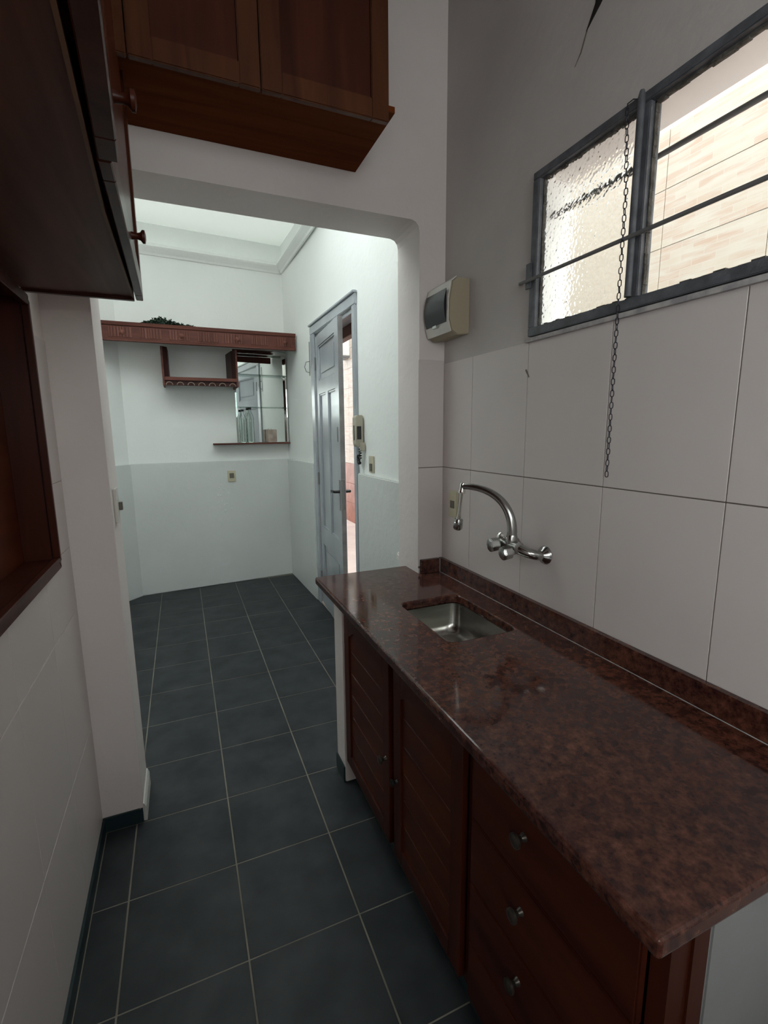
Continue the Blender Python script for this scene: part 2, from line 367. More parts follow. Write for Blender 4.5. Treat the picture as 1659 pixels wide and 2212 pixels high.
# upper strips right of the recess for the row that is cut by its sill
MB().box(XL-0.0038, XL, NY1+0.001, YJ-0.0007, NZ0+0.001, 1.3165).build('tile', 'tile_w', wl, bevel=0.0007, seg=1)
wb = struct(MB().box(-0.30, 0.15, -2.45, -2.3, 0, 3.3).box(0.95, 1.47, -2.45, -2.3, 0, 3.3).box(0.15, 0.95, -2.45, -2.3, 2.40, 3.3).box(0.15, 0.95, -2.45, -2.3, 0, 1.80), 'wall_back', 'plaster_d', 'kitchen wall behind the viewer with a high opening added for light')  # high opening is added out of view to brighten the kitchen
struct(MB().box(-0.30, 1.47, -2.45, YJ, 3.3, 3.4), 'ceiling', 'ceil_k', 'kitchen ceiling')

# skirting
struct(MB().box(XL, XL+0.008, -2.3, YJ-0.010, 0.0, 0.055), 'baseboard_left', 'base', 'dark green skirting tiles along the left wall', bevel=0.001)
struct(MB().box(XL+0.0005, 0.014, YJ-0.009, YJ-0.0005, 0.0, 0.058).box(0.0145, 0.024, YJ-0.009, YJ-0.0005, 0.0, 0.057), 'baseboard_pillar', 'base', 'dark green skirting tile across the foot of the left pillar', bevel=0.001)
struct(MB().prism([(0.0255, 0), (0.036, 0), (0.036, 0.055), (0.030, 0.072), (0.0255, 0.074)], YJ-0.002, YJ2, 'y'), 'baseboard_reveal', 'base_far', 'white painted skirting inside the opening')

# ------------------------------------------------------------------ far room
XFL = -0.80
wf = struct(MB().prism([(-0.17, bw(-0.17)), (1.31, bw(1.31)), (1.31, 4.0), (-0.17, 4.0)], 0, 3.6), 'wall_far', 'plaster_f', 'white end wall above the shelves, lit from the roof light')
dd = 0.022
struct(MB().prism([(-0.165, bw(-0.165)-dd), (1.29, bw(1.29)-dd), (1.29, bw(1.29)-0.0005), (-0.165, bw(-0.165)-0.0005)], 0, ZD, 'z'), 'dado_far', 'dado', 'grey white gloss painted lower band of the end wall', bevel=0.006)
# corner wall set at an angle
struct(MB().prism([(-0.80, 2.93), (-0.17, bw(-0.17)), (-0.17, 4.0), (-0.80, 4.0)], 0, 3.6), 'wall_corner', 'plaster_f', 'narrow angled wall at the left end of the far wall')
struct(MB().prism([(-0.785, 2.915), (-0.157, bw(-0.157)-dd), (-0.17, bw(-0.17)-0.001), (-0.80, 2.929)], 0, ZD-0.004), 'dado_corner', 'dado', 'gloss painted lower band of the angled wall', bevel=0.003)
struct(MB().box(-0.95, XFL, YJ2, 4.0, 0, 3.6), 'wall_far_left', 'plaster_f', 'left wall of the far room')
# right wall with door hole
DY0, DY1, DZ = 1.765, 2.70, 2.235
def rw(y0, y1, z0, z1): return [(xr(y0), y0), (xr(y0)+0.16, y0), (xr(y1)+0.16, y1), (xr(y1), y1)], z0, z1
wfr = MB(); wfr.prism(*rw(YJ2, DY0, 0, 3.6)); wfr.prism(*rw(DY0, DY1, DZ, 3.6)); wfr.prism(*rw(DY1, 2.80, 0, 3.6)); wfr.prism(*rw(2.80, 4.0, 0, 3.6))
struct(wfr, 'wall_far_right', 'plaster_f', 'white right wall of the far room around the door')
def dadoR(y0, y1, nm, lab):
    ys_ = [y0] + ([2.80] if y0 < 2.80 < y1 else []) + [y1]
    a = [(xr(y)-dd, y) for y in ys_]; c = [(xr(y)-0.0005, y) for y in reversed(ys_)]
    struct(MB().prism(a + c, 0, ZD), nm, 'dado', lab, bevel=0.006)
dadoR(0.88, 1.70, 'dado_right', 'gloss painted lower band between the opening and the door')
dadoR(2.775, 3.66, 'dado_right', 'gloss painted lower band left of the door')
struct(MB().prism([(XW-0.14, 0.80), (XW-0.02, 0.80), (XW-0.02, 0.96), (XW-0.06, 0.99), (XW-0.15, 0.90)], 0.842, 0.868).build and MB().prism([(1.206, 0.882), (1.296, 0.882), (1.296, 0.985), (1.262, 0.992), (1.215, 0.935)], 0.835, 0.868), 'trim_4', 'plaster_d', 'lump of white plaster beside the worktop end', bevel=0.006)
# roof light, its moulding and kerb
rf_ = MB(); rf_.b.faces.new([rf_.b.verts.new(p) for p in ((-0.95, 2.2, 3.208), (1.50, 2.2, 3.208), (1.50, 4.0, 3.208), (-0.95, 4.0, 3.208))])
rn_ = MB(); rn_.b.faces.new([rn_.b.verts.new(p) for p in ((-0.95, YJ2, 3.208), (1.50, YJ2, 3.208), (1.50, 2.2, 3.208), (-0.95, 2.2, 3.208))])
struct(rn_, 'added_clear_roof', 'roof_clear', 'unseen clearer part of the roof, added to brighten the far room')  # out of view, made clearer as an added source for the far room
struct(rf_, 'ceiling_far', 'roof', 'bright translucent roof sheet over the far room')
def molding(a, c, nm, lab):
    a = Vector((*a, 0)); c = Vector((*c, 0)); t = (c-a).normalized(); nrm = Vector((t.y, -t.x, 0))
    prof = [(0, 2.955), (0.012, 2.957), (0.020, 2.972), (0.034, 2.986), (0.050, 3.004), (0.058, 3.016), (0.058, 3.038), (0.045, 3.045), (0, 3.045)]
    b = MB(); r0 = [b.b.verts.new(a + nrm*d + Vector((0, 0, z))) for d, z in prof]; r1 = [b.b.verts.new(c + nrm*d + Vector((0, 0, z))) for d, z in prof]
    n = len(prof)
    for i in range(n): b.b.faces.new((r0[i], r0[(i+1) % n], r1[(i+1) % n], r1[i]))
    b.b.faces.new(r0); b.b.faces.new(r1[::-1])
    struct(b, nm, 'plaster_f', lab, smooth=False)
molding((-0.17, bw(-0.17)-0.0005), (1.26, bw(1.26)-0.0005), 'trim_5', 'plaster moulding round the roof light on the end wall')
molding((xr(3.66)-0.0005, 3.66), (xr(YJ2)-0.0005, YJ2+0.01), 'trim_6', 'plaster moulding round the roof light on the right wall')
molding((-0.80+0.0005, 2.9), (-0.17, bw(-0.17)-0.001), 'trim_7', 'plaster moulding on the angled corner')
# blistered paint patch on dado
bl = MB()
for k in range(26):
    x = 0.60 + random.uniform(-0.055, 0.075) + 0.02*math.sin(k); z = 0.98 - k*0.0155 + random.uniform(-0.01, 0.01)
    r = random.uniform(0.006, 0.014); y = bw(x) - dd
    bl.lathe([(0, r), (0.0015, r*0.8), (0.003, r*0.3)], (x, y+0.0005, z), (0.09, -1, random.uniform(-0.2, 0.2)), 7)
o = bl.build('paint_blisters', 'dado', bpy.data.objects['dado_far']); o['kind'] = 'stuff'

# ------------------------------------------------------------------ door in the far room
d1 = thing('door_1', 'blue grey panelled wooden door standing ajar in its casing', None, (1.31, 2.23, 0), kind='structure')
def casing(y0, y1, z0, z1): return [(xr(y0)-0.018, y0), (xr(y0)-0.0008, y0), (xr(y1)-0.0008, y1), (xr(y1)-0.018, y1)], z0, z1
MB().prism(*casing(2.672, 2.765, 0, 2.235)).build('casing', 'door_p', d1, bevel=0.004)
MB().prism(*casing(1.72, 1.775, 0.0, 2.235)).build('casing', 'door_p', d1, bevel=0.004)
b = MB(); b.prism(*casing(1.715, 2.77, 2.2355, 2.30)); b.build('casing', 'door_p', d1, bevel=0.004)
b = MB(); b.prism([(xr(1.71)-0.030, 1.71), (xr(1.71)-0.0008, 1.71), (xr(2.775)-0.0008, 2.775), (xr(2.775)-0.030, 2.775)], 2.3005, 2.316); b.build('casing_cap', 'door_p', d1, bevel=0.003)
MB().box(1.312, 1.46, DY0+0.0005, DY0+0.022, 0, DZ-0.03).build('door_jamb', 'door_p', d1, bevel=0.002)
MB().box(1.312, 1.46, DY1-0.025, DY1-0.0005, 0, DZ-0.03).build('door_jamb', 'door_p', d1, bevel=0.002)
MB().box(1.312, 1.40, DY0+0.001, DY1-0.001, DZ-0.029, DZ-0.001).build('door_head', 'door_p', d1, bevel=0.002)
MB().box(1.402, 1.46, DY0+0.023, DY1-0.026, DZ-0.10, DZ-0.001).build('lintel_board', 'lintel', d1, bevel=0.002)
MB().box(1.29, 1.50, DY0+0.0, DY1, 0.0005, 0.02).build('threshold', 'ext_floor', d1, bevel=0.003)
# leaf: hinged at the far jamb, swung slightly in; local y runs from the hinge to the free edge
LW, LT, LH0, LH1 = 0.745, 0.034, 0.022, 2.205
leafE = bpy.data.objects.new('door_leaf', None); COL.objects.link(leafE); leafE.parent = d1
ang = math.atan2(0.052, 0.75)
lw_m = Matrix.Translation(Vector((1.296, 2.655, 0))) @ Matrix.Rotation(-ang, 4, 'Z')   # free edge swings towards the room
leafE.matrix_local = WM[d1.name].inverted() @ lw_m; WM[leafE.name] = lw_m
def LB(mb, nm, mt, **kw): return mb.build(nm, mt, leafE, local=True, **kw)
def fr(y0, y1, z0, z1, x0=0.0, x1=LT): return MB().box(x0, x1, -y1, -y0, z0, z1)
st = 0.10
b = MB()
for (y0, y1, z0, z1) in ((0, st, LH0, LH1), (LW-st, LW, LH0, LH1), (st, LW-st, 2.12, LH1), (st, LW-st, 1.76, 1.86), (st, LW-st, 0.56, 0.70), (st, LW-st, LH0, 0.16), (LW/2-0.035, LW/2+0.035, 0.70, 1.76)):
    b.box(0, LT, -y1, -y0, z0, z1)
LB(b, 'frame', 'door_p')
LB(MB().box(0.002, LT-0.002, -LW-0.0012, -LW+0.0002, LH0, LH1), 'free_edge', 'door_e')
for (y0, y1, z0, z1) in ((st, LW-st, 1.86, 2.12), (st, LW/2-0.035, 0.70, 1.76), (LW/2+0.035, LW-st, 0.70, 1.76), (st, LW-st, 0.16, 0.56)):
    LB(fr(y0+0.001, y1-0.001, z0+0.001, z1-0.001, 0.013, LT-0.006), 'panel', 'door_p')
    mo = MB()
    for (a0, a1, c0, c1) in ((y0, y1, z0, z0+0.014), (y0, y1, z1-0.014, z1), (y0, y0+0.014, z0+0.014, z1-0.014), (y1-0.014, y1, z0+0.014, z1-0.014)):
        mo.box(0.004, 0.013, -a1, -a0, c0, c1)
    LB(mo, 'moulding', 'door_p', bevel=0.003)
    if z1 > 2 or z1 < 0.6:
        LB(fr(y0+0.05, y1-0.05, z0+0.05, z1-0.05, 0.008, 0.014), 'raised_panel', 'door_p', bevel=0.003)
LB(MB().box(-0.0015, LT-0.008, -LW-0.003, -LW-0.0014, 0.94, 1.14), 'lock_plate', 'chrome', bevel=0.0005)
LB(MB().box(-0.004, -0.0002, -LW+0.018, -LW+0.05, 0.93, 1.14), 'handle_plate', 'chrome', bevel=0.001)
h = MB().lathe([(0, 0.011), (0.035, 0.009)], (-0.004, -LW+0.034, 1.06), (-1, 0, 0), 12).tube([(-0.037, -LW+0.034, 1.06), (-0.042, -LW+0.055, 1.06), (-0.043, -LW+0.115, 1.057)], [0.010, 0.010, 0.008], 10)
LB(h, 'lever_handle', 'black', smooth=True)
h = MB().lathe([(0, 0.011), (0.035, 0.009)], (LT, -LW+0.034, 1.06), (1, 0, 0), 12).tube([(LT+0.035, -LW+0.034, 1.06), (LT+0.040, -LW+0.055, 1.06), (LT+0.041, -LW+0.115, 1.057)], [0.010, 0.010, 0.008], 10)
LB(h, 'lever_handle', 'black', smooth=True)
for z in (0.25, 1.09, 2.0):
    LB(MB().tube([(-0.006, -0.004, z-0.05), (-0.006, -0.004, z+0.05)], 0.006, 10), 'hinge', 'rod', smooth=True)
LB(MB().box(-0.002, 0.0, -LW+0.05, -LW+0.075, 1.40, 1.50), 'old_latch', 'rod')

# ------------------------------------------------------------------ outdoors: side passage
XE = 2.60
we = struct(MB().box(XE+0.008, XE+0.25, -5.0, 9.0, -0.1, 6.0), 'wall_outside', 'ext_plain', 'mauve grey neighbour wall across the passage')
struct(MB().box(1.62, XE+0.008, -5.0, 9.0, -0.12, 0.10), 'passage_floor', 'ext_floor', 'pale pink paving of the side passage')
y0 = -2.31; mesh = None
for k in range(21):
    for r in range(7):
        z0 = 1.0 + r*0.2757
        if mesh is None:
            t = MB().box(0, 0.0078, 0.002, 0.498, 0.002, 0.2737).build('tile', 'clad', we, local=True, bevel=0.0008, seg=1); mesh = t.data; t.location = (XE, y0+k*0.5, z0)
        else: piece('tile', mesh, we, (XE, y0+k*0.5-0.0, z0))
mesh = None
for k in range(35):
    for r in range(3):
        if mesh is None:
            t = MB().box(-0.002, 0.0078, 0.002, 0.298, 0.002, 0.298).build('tile', 'red_tile', we, local=True, bevel=0.0008, seg=1); mesh = t.data; t.location = (XE, y0+k*0.3, 0.1)
        else: piece('tile', mesh, we, (XE, y0+k*0.3, 0.1+r*0.3))
struct(MB().box(1.48, 1.62, 4.005, 9.0, -0.1, 3.615), 'wall_outside_house', 'ext_plain', 'outside wall of the house along the passage')
o = thing('meter_cabinet', 'white box fixed high on the outside wall, seen past the door', 'utility box', (XE-0.06, 5.72, 2.53))
MB().box(XE-0.12, XE-0.001, 5.60, 5.86, 2.55, 2.95).build('body', 'white', o, bevel=0.006)
MB().box(XE-0.13, XE-0.1205, 5.62, 5.84, 2.57, 2.93).build('door', 'white', o, bevel=0.003)
MB().box(XE-0.10, XE-0.005, 5.60, 5.86, 2.52, 2.5495).build('base_lip', 'rod', o, bevel=0.003)
portal('roof_portal', (0.3, 2.45, 3.55), (0, 0, 0), 2.2, 3.0)
portal('passage_portal', (2.03, 2.0, 6.1), (0, 0, 0), 1.15, 13.0)
portal('added_side_opening_portal', (-0.31, -1.85, 1.6), (0, -PI/2, 0), 0.8, 0.6)
portal('added_back_opening_portal', (0.55, -2.46, 2.1), (PI/2, 0, 0), 0.8, 0.6)  # samples sky through the added high opening
struct(MB().box(1.475, 1.60, -5.0, 9.0, 3.62, 5.2), 'sky_blocker', 'ext_plain', 'unseen wall added above the passage to cut sky light')  # added out of view to hold back sky light over the passage

# ------------------------------------------------------------------ kitchen window
w1 = thing('window_1', 'steel framed window with clear and obscure panes high on the wall', None, (XW, -0.7, WZ0), kind='structure')
FX0, FX1 = 1.306, 1.342
b = MB()
b.box(FX0, FX1, WY0, WY1, WZ0, WZ0+0.026); b.box(FX0, FX1, WY0, WY1, WZ1-0.022, WZ1); b.box(FX0, FX1, WY1-0.028, WY1, WZ0+0.0262, WZ1-0.0222); b.box(FX0, FX1, WY0, WY0+0.028, WZ0+0.0262, WZ1-0.0222)
b.build('window_frame', 'frame_g', w1, bevel=0.002)
b = MB()
def rough(pts0, ax_len, r=0.004): pass
for (y0, y1) in ((-0.252, 0.084), (-0.93, -0.286), (-1.52, -0.962)):
    # uneven putty round each pane
    n = 26
    for k in range(n):
        t0 = k/n; y = y0 + (y1-y0)*t0; wv = (y1-y0)/n
        h1 = random.uniform(0.001, 0.006); h2 = random.uniform(0.001, 0.006)
        b.box(1.322, 1.334, y, y+wv*1.02, WZ0+0.026, WZ0+0.028+h1); b.box(1.322, 1.334, y, y+wv*1.02, WZ1-0.024-h2, WZ1-0.022)
    n = 18
    for k in range(n):
        z = WZ0+0.03+(WZ1-WZ0-0.055)*k/n; wv = (WZ1-WZ0-0.055)/n
        h1 = random.uniform(0.001, 0.007); h2 = random.uniform(0.001, 0.005)
        b.box(1.322, 1.334, y0, y0+h1, z, z+wv*1.02); b.box(1.322, 1.334, y1-h2, y1, z, z+wv*1.02)
b.build('putty', 'frame_dk', w1)
for yy in (-0.269, -0.946):
    MB().box(1.308, 1.346, yy-0.016, yy+0.016, WZ0+0.0262, WZ1-0.0222).build('mullion', 'frame_g', w1, bevel=0.002)
    MB().tube([(1.3005, yy+0.003, WZ0+0.028), (1.3005, yy+0.003, WZ1-0.01), (1.3005, yy+0.003, WZ1+0.004)], [0.0085, 0.0085, 0.005], 12).build('pivot_tube', 'frame_g', w1, smooth=True)
MB().box(1.326, 1.331, -0.252, 0.084, WZ0+0.0265, WZ1-0.0225).build('pane', 'obscure', w1)
MB().box(1.327, 1.330, -0.930, -0.286, WZ0+0.0265, WZ1-0.0225).build('pane', 'glass', w1)
MB().box(1.327, 1.330, -1.520, -0.962, WZ0+0.0265, WZ1-0.0225).build('pane', 'glass', w1)
MB().box(1.300, 1.305, WY1-0.012, WY1+0.012, 1.905, 1.98).build('hinge_plate', 'frame_g', w1, bevel=0.001)
MB().tube([(1.292, 0.142, 1.926), (1.292, -1.58, 1.918)], 0.0052, 10).build('inner_bar', 'rod', w1, smooth=True)
MB().tube([(1.385, WY1-0.002, 2.126), (1.385, WY0+0.002, 2.115)], 0.0065, 10).build('outer_bar', 'rod', w1, smooth=True)

# window chain
ch = thing('window_chain', 'dark iron link chain hanging from the window mullion over the tiles', 'chain', (1.283, -0.243, 2.215))
L = 0.0175; r = 0.0012
def link_mesh():
    b = MB(); hl_, hw = L*0.5-0.0010, 0.0040; p = []
    for k in range(12):
        a = 2*PI*k/12
        p.append((hw*math.cos(a), 0, (hl_-hw)*(1 if math.sin(a) > 0.01 else (-1 if math.sin(a) < -0.01 else 0)) + hw*math.sin(a)))
    b.tube(p, r, 6, closed=True); return b
proto = link_mesh().build('link', 'chain', ch, local=True, smooth=True); lm = proto.data
nl = 59; pitch = 0.0147
for k in range(nl):
    o = proto if k == 0 else piece('link', lm, ch, (0, 0, 0))
    z = -0.012 - k*pitch
    o.location = (0.0, -0.012*min(1, k/12), z); o.rotation_euler = (random.uniform(-0.08, 0.08), 0, (0.45 if k % 2 else 0.45+PI/2) + random.uniform(-0.2, 0.2))
MB().tube([(1.298, -0.262, 2.222), (1.290, -0.252, 2.226), (1.283, -0.243, 2.220), (1.283, -0.243, 2.205)], 0.0016, 6).build('hook', 'chain', ch, smooth=True)

# ------------------------------------------------------------------ worktop, base units
ZC, TH = 0.84, 0.032
CX0, CX1, CY0, CY1 = 0.758, XW-0.001, -0.858, 0.795
HX0, HX1, HY0, HY1 = 0.958, 1.206, -0.018, 0.345
wt = thing('worktop', 'speckled red brown granite kitchen worktop with a rectangular sink cut-out', 'worktop', (1.03, -0.1, ZC-TH))
b = bmesh.new()
def rr(x0, x1, y0, y1, r_, n=6):
    out = []
    for cx, cy, a0 in ((x1-r_, y1-r_, 0), (x0+r_, y1-r_, PI/2), (x0+r_, y0+r_, PI), (x1-r_, y0+r_, 1.5*PI)):
        for k in range(n+1):
            a = a0 + k/n*PI/2; out.append((cx+r_*math.cos(a), cy+r_*math.sin(a)))
    return out
def ring_slab(mb, outer, inner, z0, z1):      # slab with a hole, by triangle fill
    bb = mb.b; es = []
    for loop in (outer, inner):
        vs = [bb.verts.new((p[0], p[1], z1)) for p in loop]
        es += [bb.edges.new((vs[i], vs[(i+1) % len(vs)])) for i in range(len(vs))]
    g = bmesh.ops.triangle_fill(bb, edges=es, use_beauty=True)
    fs = [f for f in g['geom'] if isinstance(f, bmesh.types.BMFace)]
    ex = bmesh.ops.extrude_face_region(bb, geom=fs)
    bmesh.ops.translate(bb, verts=[v for v in ex['geom'] if isinstance(v, bmesh.types.BMVert)], vec=(0, 0, z0-z1))
outer = [(CX0, CY0), (CX1, CY0), (CX1, YJ-0.009), (1.2, YJ-0.009), (1.2, CY1), (CX0, CY1)]
hole = rr(HX0, HX1, HY0, HY1, 0.035)
mb = MB(); ring_slab(mb, outer, hole, ZC-TH, ZC); slab_o = mb.build('slab', 'granite', wt); bvm = slab_o.modifiers.new('bevel', 'BEVEL'); bvm.width = 0.007; bvm.segments = 3; bvm.limit_method = 'ANGLE'
MB().box(XW-0.021, XW-0.0005, -0.858, YJ-0.0085, ZC+0.0005, ZC+0.062).build('upstand', 'granite', wt, bevel=0.002)
MB().box(1.203, XW-0.024, YJ-0.029, YJ-0.0085, ZC+0.0005, ZC+0.062).build('upstand', 'granite', wt, bevel=0.002)
MB().box(XW-0.0235, XW-0.0212, YJ-0.030, YJ-0.009, ZC+0.0005, ZC+0.061).build('joint', 'sill', wt)
MB().tube([(XW-0.0225, YJ-0.03, ZC+0.0006), (XW-0.0225, -0.85, ZC+0.0006)], 0.0011, 6).build('sealant_line', 'sill', wt)

# sink bowl
sk = thing('sink_bowl', 'small stainless steel sink bowl set under the granite', 'sink', (1.08, 0.165, 0.69))
def bowl():
    bb = MB(); levels = [(ZC-TH-0.0005, -0.012, 0.035), (ZC-TH-0.0012, 0.004, 0.04), (0.73, 0.010, 0.045), (0.705, 0.016, 0.055), (0.692, 0.032, 0.06), (0.688, 0.06, 0.05)]
    rings = []
    for z, ins, r_ in levels:
        rings.append([bb.b.verts.new((p[0], p[1], z)) for p in rr(HX0-0.006+ins, HX1+0.006-ins, HY0-0.006+ins, HY1+0.006-ins, r_)])
    for a, c in zip(rings, rings[1:]):
        n = len(a)
        for j in range(n): bb.b.faces.new((a[j], a[(j+1) % n], c[(j+1) % n], c[j]))
    bb.b.faces.new(rings[-1]); return bb
bo = bowl().build('bowl', 'steel', sk, smooth=True)
md = bo.modifiers.new('wall', 'SOLIDIFY'); md.thickness = 0.0012; md.offset = 1
MB().lathe([(0.0, 0.030), (0.002, 0.029), (0.0022, 0.018), (0.001, 0.012)], (1.082, 0.165, 0.6885), n=24).build('drain', 'chrome_l', sk, smooth=True)
# end supports
s = struct(MB().box(0.80, 1.19, 0.549, 0.662, 0.0, ZC-TH-0.001), 'wall_stub', 'plaster_d', 'white plastered stub wall carrying the far end of the worktop', bevel=0.004)
struct(MB().box(0.7925, 0.7995, 0.551, 0.660, 0.0, 0.070), 'baseboard_stub', 'base', 'dark green skirting tile on the stub wall', bevel=0.001)
struct(MB().box(0.893, XW+0.003, -0.842, -0.755, 0.0, ZC-TH-0.001), 'wall_stub', 'stub_shaded', 'plastered stub wall, shade put into its grey, carrying the near end of the worktop', bevel=0.003)
FXc = 0.815        # plane of the cabinet doors' faces
bc = thing('base_cabinet', 'dark red brown base cabinet with plank doors and drawers under the worktop', 'cabinet', (FXc, -0.15, 0))
b = MB()
for (y0, y1) in ((0.520, 0.5475), (0.045, 0.075), (-0.385, -0.352), (-0.838, -0.810)): b.box(FXc, FXc+0.04, y0, y1, 0.11, ZC-TH-0.002)
for (y0, y1) in ((0.075, 0.520), (-0.352, 0.045), (-0.810, -0.385)):
    b.box(FXc+0.001, FXc+0.04, y0, y1, 0.765, ZC-TH-0.002); b.box(FXc+0.001, FXc+0.04, y0, y1, 0.11, 0.135)
b.box(FXc+0.0405, 0.888, -0.842, -0.824, 0.11, ZC-TH-0.002)
b.build('face_frame', 'wood_v', bc)
MB().box(FXc+0.045, FXc+0.055, -0.82, 0.545, 0.12, 0.806).build('inner_panel', 'gap', bc)
MB().box(0.845, 0.862, -0.84, 0.547, 0.0, 0.108).build('toe_kick', 'base', bc)
def plank_door(y0, y1, z0, z1, npl):
    d = MB(); w = 0.052; x0, x1 = FXc-0.018, FXc-0.001
    d.box(x0, x1, y0, y0+w, z0, z1); d.box(x0, x1, y1-w, y1, z0, z1); d.box(x0, x1, y0+w, y1-w, z0, z0+w)
    # top rail with clipped corners
    d.prism([(y0+w, z1), (y0+w, z1-w-0.035), (y0+w+0.05, z1-w), (y1-w-0.05, z1-w), (y1-w, z1-w-0.035), (y1-w, z1)], x0, x1, 'x')
    door = d.build('door', 'wood_v', bc, bevel=0.0015, seg=1)
    hh = (z1-w-z0-w)/npl
    for k in range(npl):
        MB().box(x0+0.007, x1-0.0005, y0+w+0.0005, y1-w-0.0005, z0+w+k*hh+0.001, z0+w+(k+1)*hh-0.001).build('plank', 'wood_panel', door, bevel=0.0018, seg=1)
    return door
def knob(parent, y, z, x=FXc-0.018, mt='knob', ax=(-1, 0, 0), sc=1.0, nm='knob'):
    return MB().lathe([(0.0, 0.009*sc), (0.003*sc, 0.008*sc), (0.008*sc, 0.005*sc), (0.013*sc, 0.007*sc), (0.019*sc, 0.014*sc), (0.024*sc, 0.014*sc), (0.027*sc, 0.008*sc)], (x, y, z), ax, 16).build(nm, mt, parent, smooth=True)
dr = plank_door(0.078, 0.517, 0.125, 0.775, 6); knob(dr, 0.103, 0.42)
dr = plank_door(-0.349, 0.042, 0.125, 0.775, 6); knob(dr, 0.017, 0.40, mt='black', sc=0.8)
zs = [0.125, 0.285, 0.445, 0.612, 0.775]
for k in range(4):
    d = MB().box(FXc-0.018, FXc-0.001, -0.808, -0.387, zs[k]+0.002, zs[k+1]-0.002).build('drawer', 'wood_y', bc, bevel=0.003, seg=2)
    knob(d, -0.562, (zs[k]+zs[k+1])/2+0.02)
for z in (0.23, 0.66):
    MB().tube([(FXc-0.012, 0.5235, z-0.02), (FXc-0.012, 0.5235, z+0.02)], 0.004, 8).build('hinge', 'chrome', bc, smooth=True)

# ------------------------------------------------------------------ tap
tp = thing('wall_tap', 'worn chrome wall mixer tap with swan neck spout over the sink', 'tap', (XW, 0.06, 1.08))
for yy in (-0.005, 0.145):
    MB().lathe([(0, 0.030), (0.003, 0.031), (0.010, 0.027), (0.018, 0.016), (0.022, 0.014)], (XW-0.0003, yy, 1.068), (-1, 0, 0), 28).build('flange', 'chrome', tp, smooth=True)
    p = [(XW-0.022, yy, 1.068), (XW-0.040, yy, 1.071), (XW-0.060, yy + (0.012 if yy < 0.06 else -0.012), 1.078), (1.245, 0.045 if yy < 0.06 else 0.098, 1.088)]
    MB().tube(p, [0.0155, 0.0160, 0.0165, 0.0185], 16).build('inlet_arm', 'chrome', tp, smooth=True)
MB().lathe([(0, 0.012), (0.003, 0.0205), (0.085, 0.0205), (0.088, 0.012)], (1.240, 0.028, 1.090), (0, 1, 0), 20).build('body', 'chrome', tp, smooth=True)
MB().lathe([(0, 0.020), (0.01, 0.0205), (0.028, 0.018), (0.033, 0.0165)], (1.240, 0.070, 1.095), (0, 0, 1), 18).build('spout_collar', 'chrome', tp, smooth=True)
def handle(y, z, tilt):
    a = Vector((-1, tilt, -0.10)).normalized()
    MB().lathe([(0, 0.014), (0.012, 0.014), (0.014, 0.023), (0.040, 0.0245), (0.046, 0.021), (0.048, 0.008)], (1.232, y, z), a, 8).build('handle', 'chrome', tp, smooth=False, bevel=0.0015)
handle(0.046, 1.078, 0.10); handle(0.112, 1.090, 0.20)
MB().lathe([(0, 0.008), (0.012, 0.008), (0.016, 0.012), (0.026, 0.012), (0.030, 0.006)], (1.226, 0.088, 1.112), (-0.8, 0.2, 0.55), 16).build('diverter_knob', 'chrome_l', tp, smooth=True)
P0, P3 = Vector((1.240, 0.070, 1.125)), Vector((1.150, 0.232, 1.276))
P1, P2 = P0 + Vector((0.004, -0.004, 0.090)), P3 + Vector((0.062, -0.112, 0.008))
pts_ = []; rad = []
for k in range(19):
    t = k/18; q = (1-t)**3*P0 + 3*(1-t)**2*t*P1 + 3*(1-t)*t*t*P2 + t**3*P3; pts_.append(q); rad.append(0.0165 - 0.0060*t)
MB().tube(pts_, rad, 16).build('spout', 'chrome', tp, smooth=True)
ax = (Vector((1.150, 0.262, 1.112)) - P3).normalized()
MB().lathe([(-0.013, 0.0075), (-0.008, 0.010), (0.012, 0.0105), (0.016, 0.0125), (0.024, 0.0125), (0.026, 0.006)], P3, ax, 18).build('spout_tip', 'chrome_l', tp, smooth=True)
MB().lathe([(0.026, 0.0055), (0.100, 0.0060), (0.118, 0.0095), (0.122, 0.0095)], P3, ax, 16).build('extension_tube', 'chrome_l', tp, smooth=True)
MB().lathe([(0.122, 0.015), (0.127, 0.0165), (0.131, 0.013), (0.134, 0.0165), (0.155, 0.017), (0.160, 0.013), (0.161, 0.006)], P3, ax, 20).build('spray_head', 'chrome', tp, smooth=True)

# ------------------------------------------------------------------ electrics
bx = thing('breaker_box', 'cream plastic breaker box with dark smoked cover in the kitchen corner', 'breaker box', (XP, 0.57, 1.94))
x1 = XP-0.0005; yb0, yb1 = 0.478, 0.662
side = [(x1, 1.838), (x1-0.055, 1.832), (x1-0.078, 1.846), (x1-0.090, 1.885), (x1-0.090, 1.96), (x1-0.078, 2.022), (x1-0.055, 2.040), (x1, 2.040)]
side = [(p[0], p[1]) for p in side]
MB().prism(side, yb0, yb1, 'y').build('body', 'tan', bx, bevel=0.003)
f = [(x1-0.0795, 1.845), (x1-0.0915, 1.884), (x1-0.0915, 1.962), (x1-0.0795, 2.024), (x1-0.058, 2.041), (x1-0.060, 2.043), (x1-0.083, 2.027), (x1-0.0955, 1.965), (x1-0.0955, 1.882), (x1-0.083, 1.842)]
MB().prism(f, yb0+0.001, yb1-0.001, 'y').build('front_panel', 'cream_l', bx)
cv = []
for k in range(9):
    t = k/8; z = 1.878+0.122*t; cv.append((x1-0.0962-0.010*math.sin(PI*t), z))
MB().prism(cv + [(x1-0.0958, 2.0), (x1-0.0958, 1.878)], yb0+0.012, yb1-0.012, 'y').build('smoked_cover', 'smoked', bx, smooth=True)
MB().box(x1-0.104, x1-0.0958, 0.555, 0.585, 1.866, 1.877).build('cover_tab', 'chrome', bx, bevel=0.001)

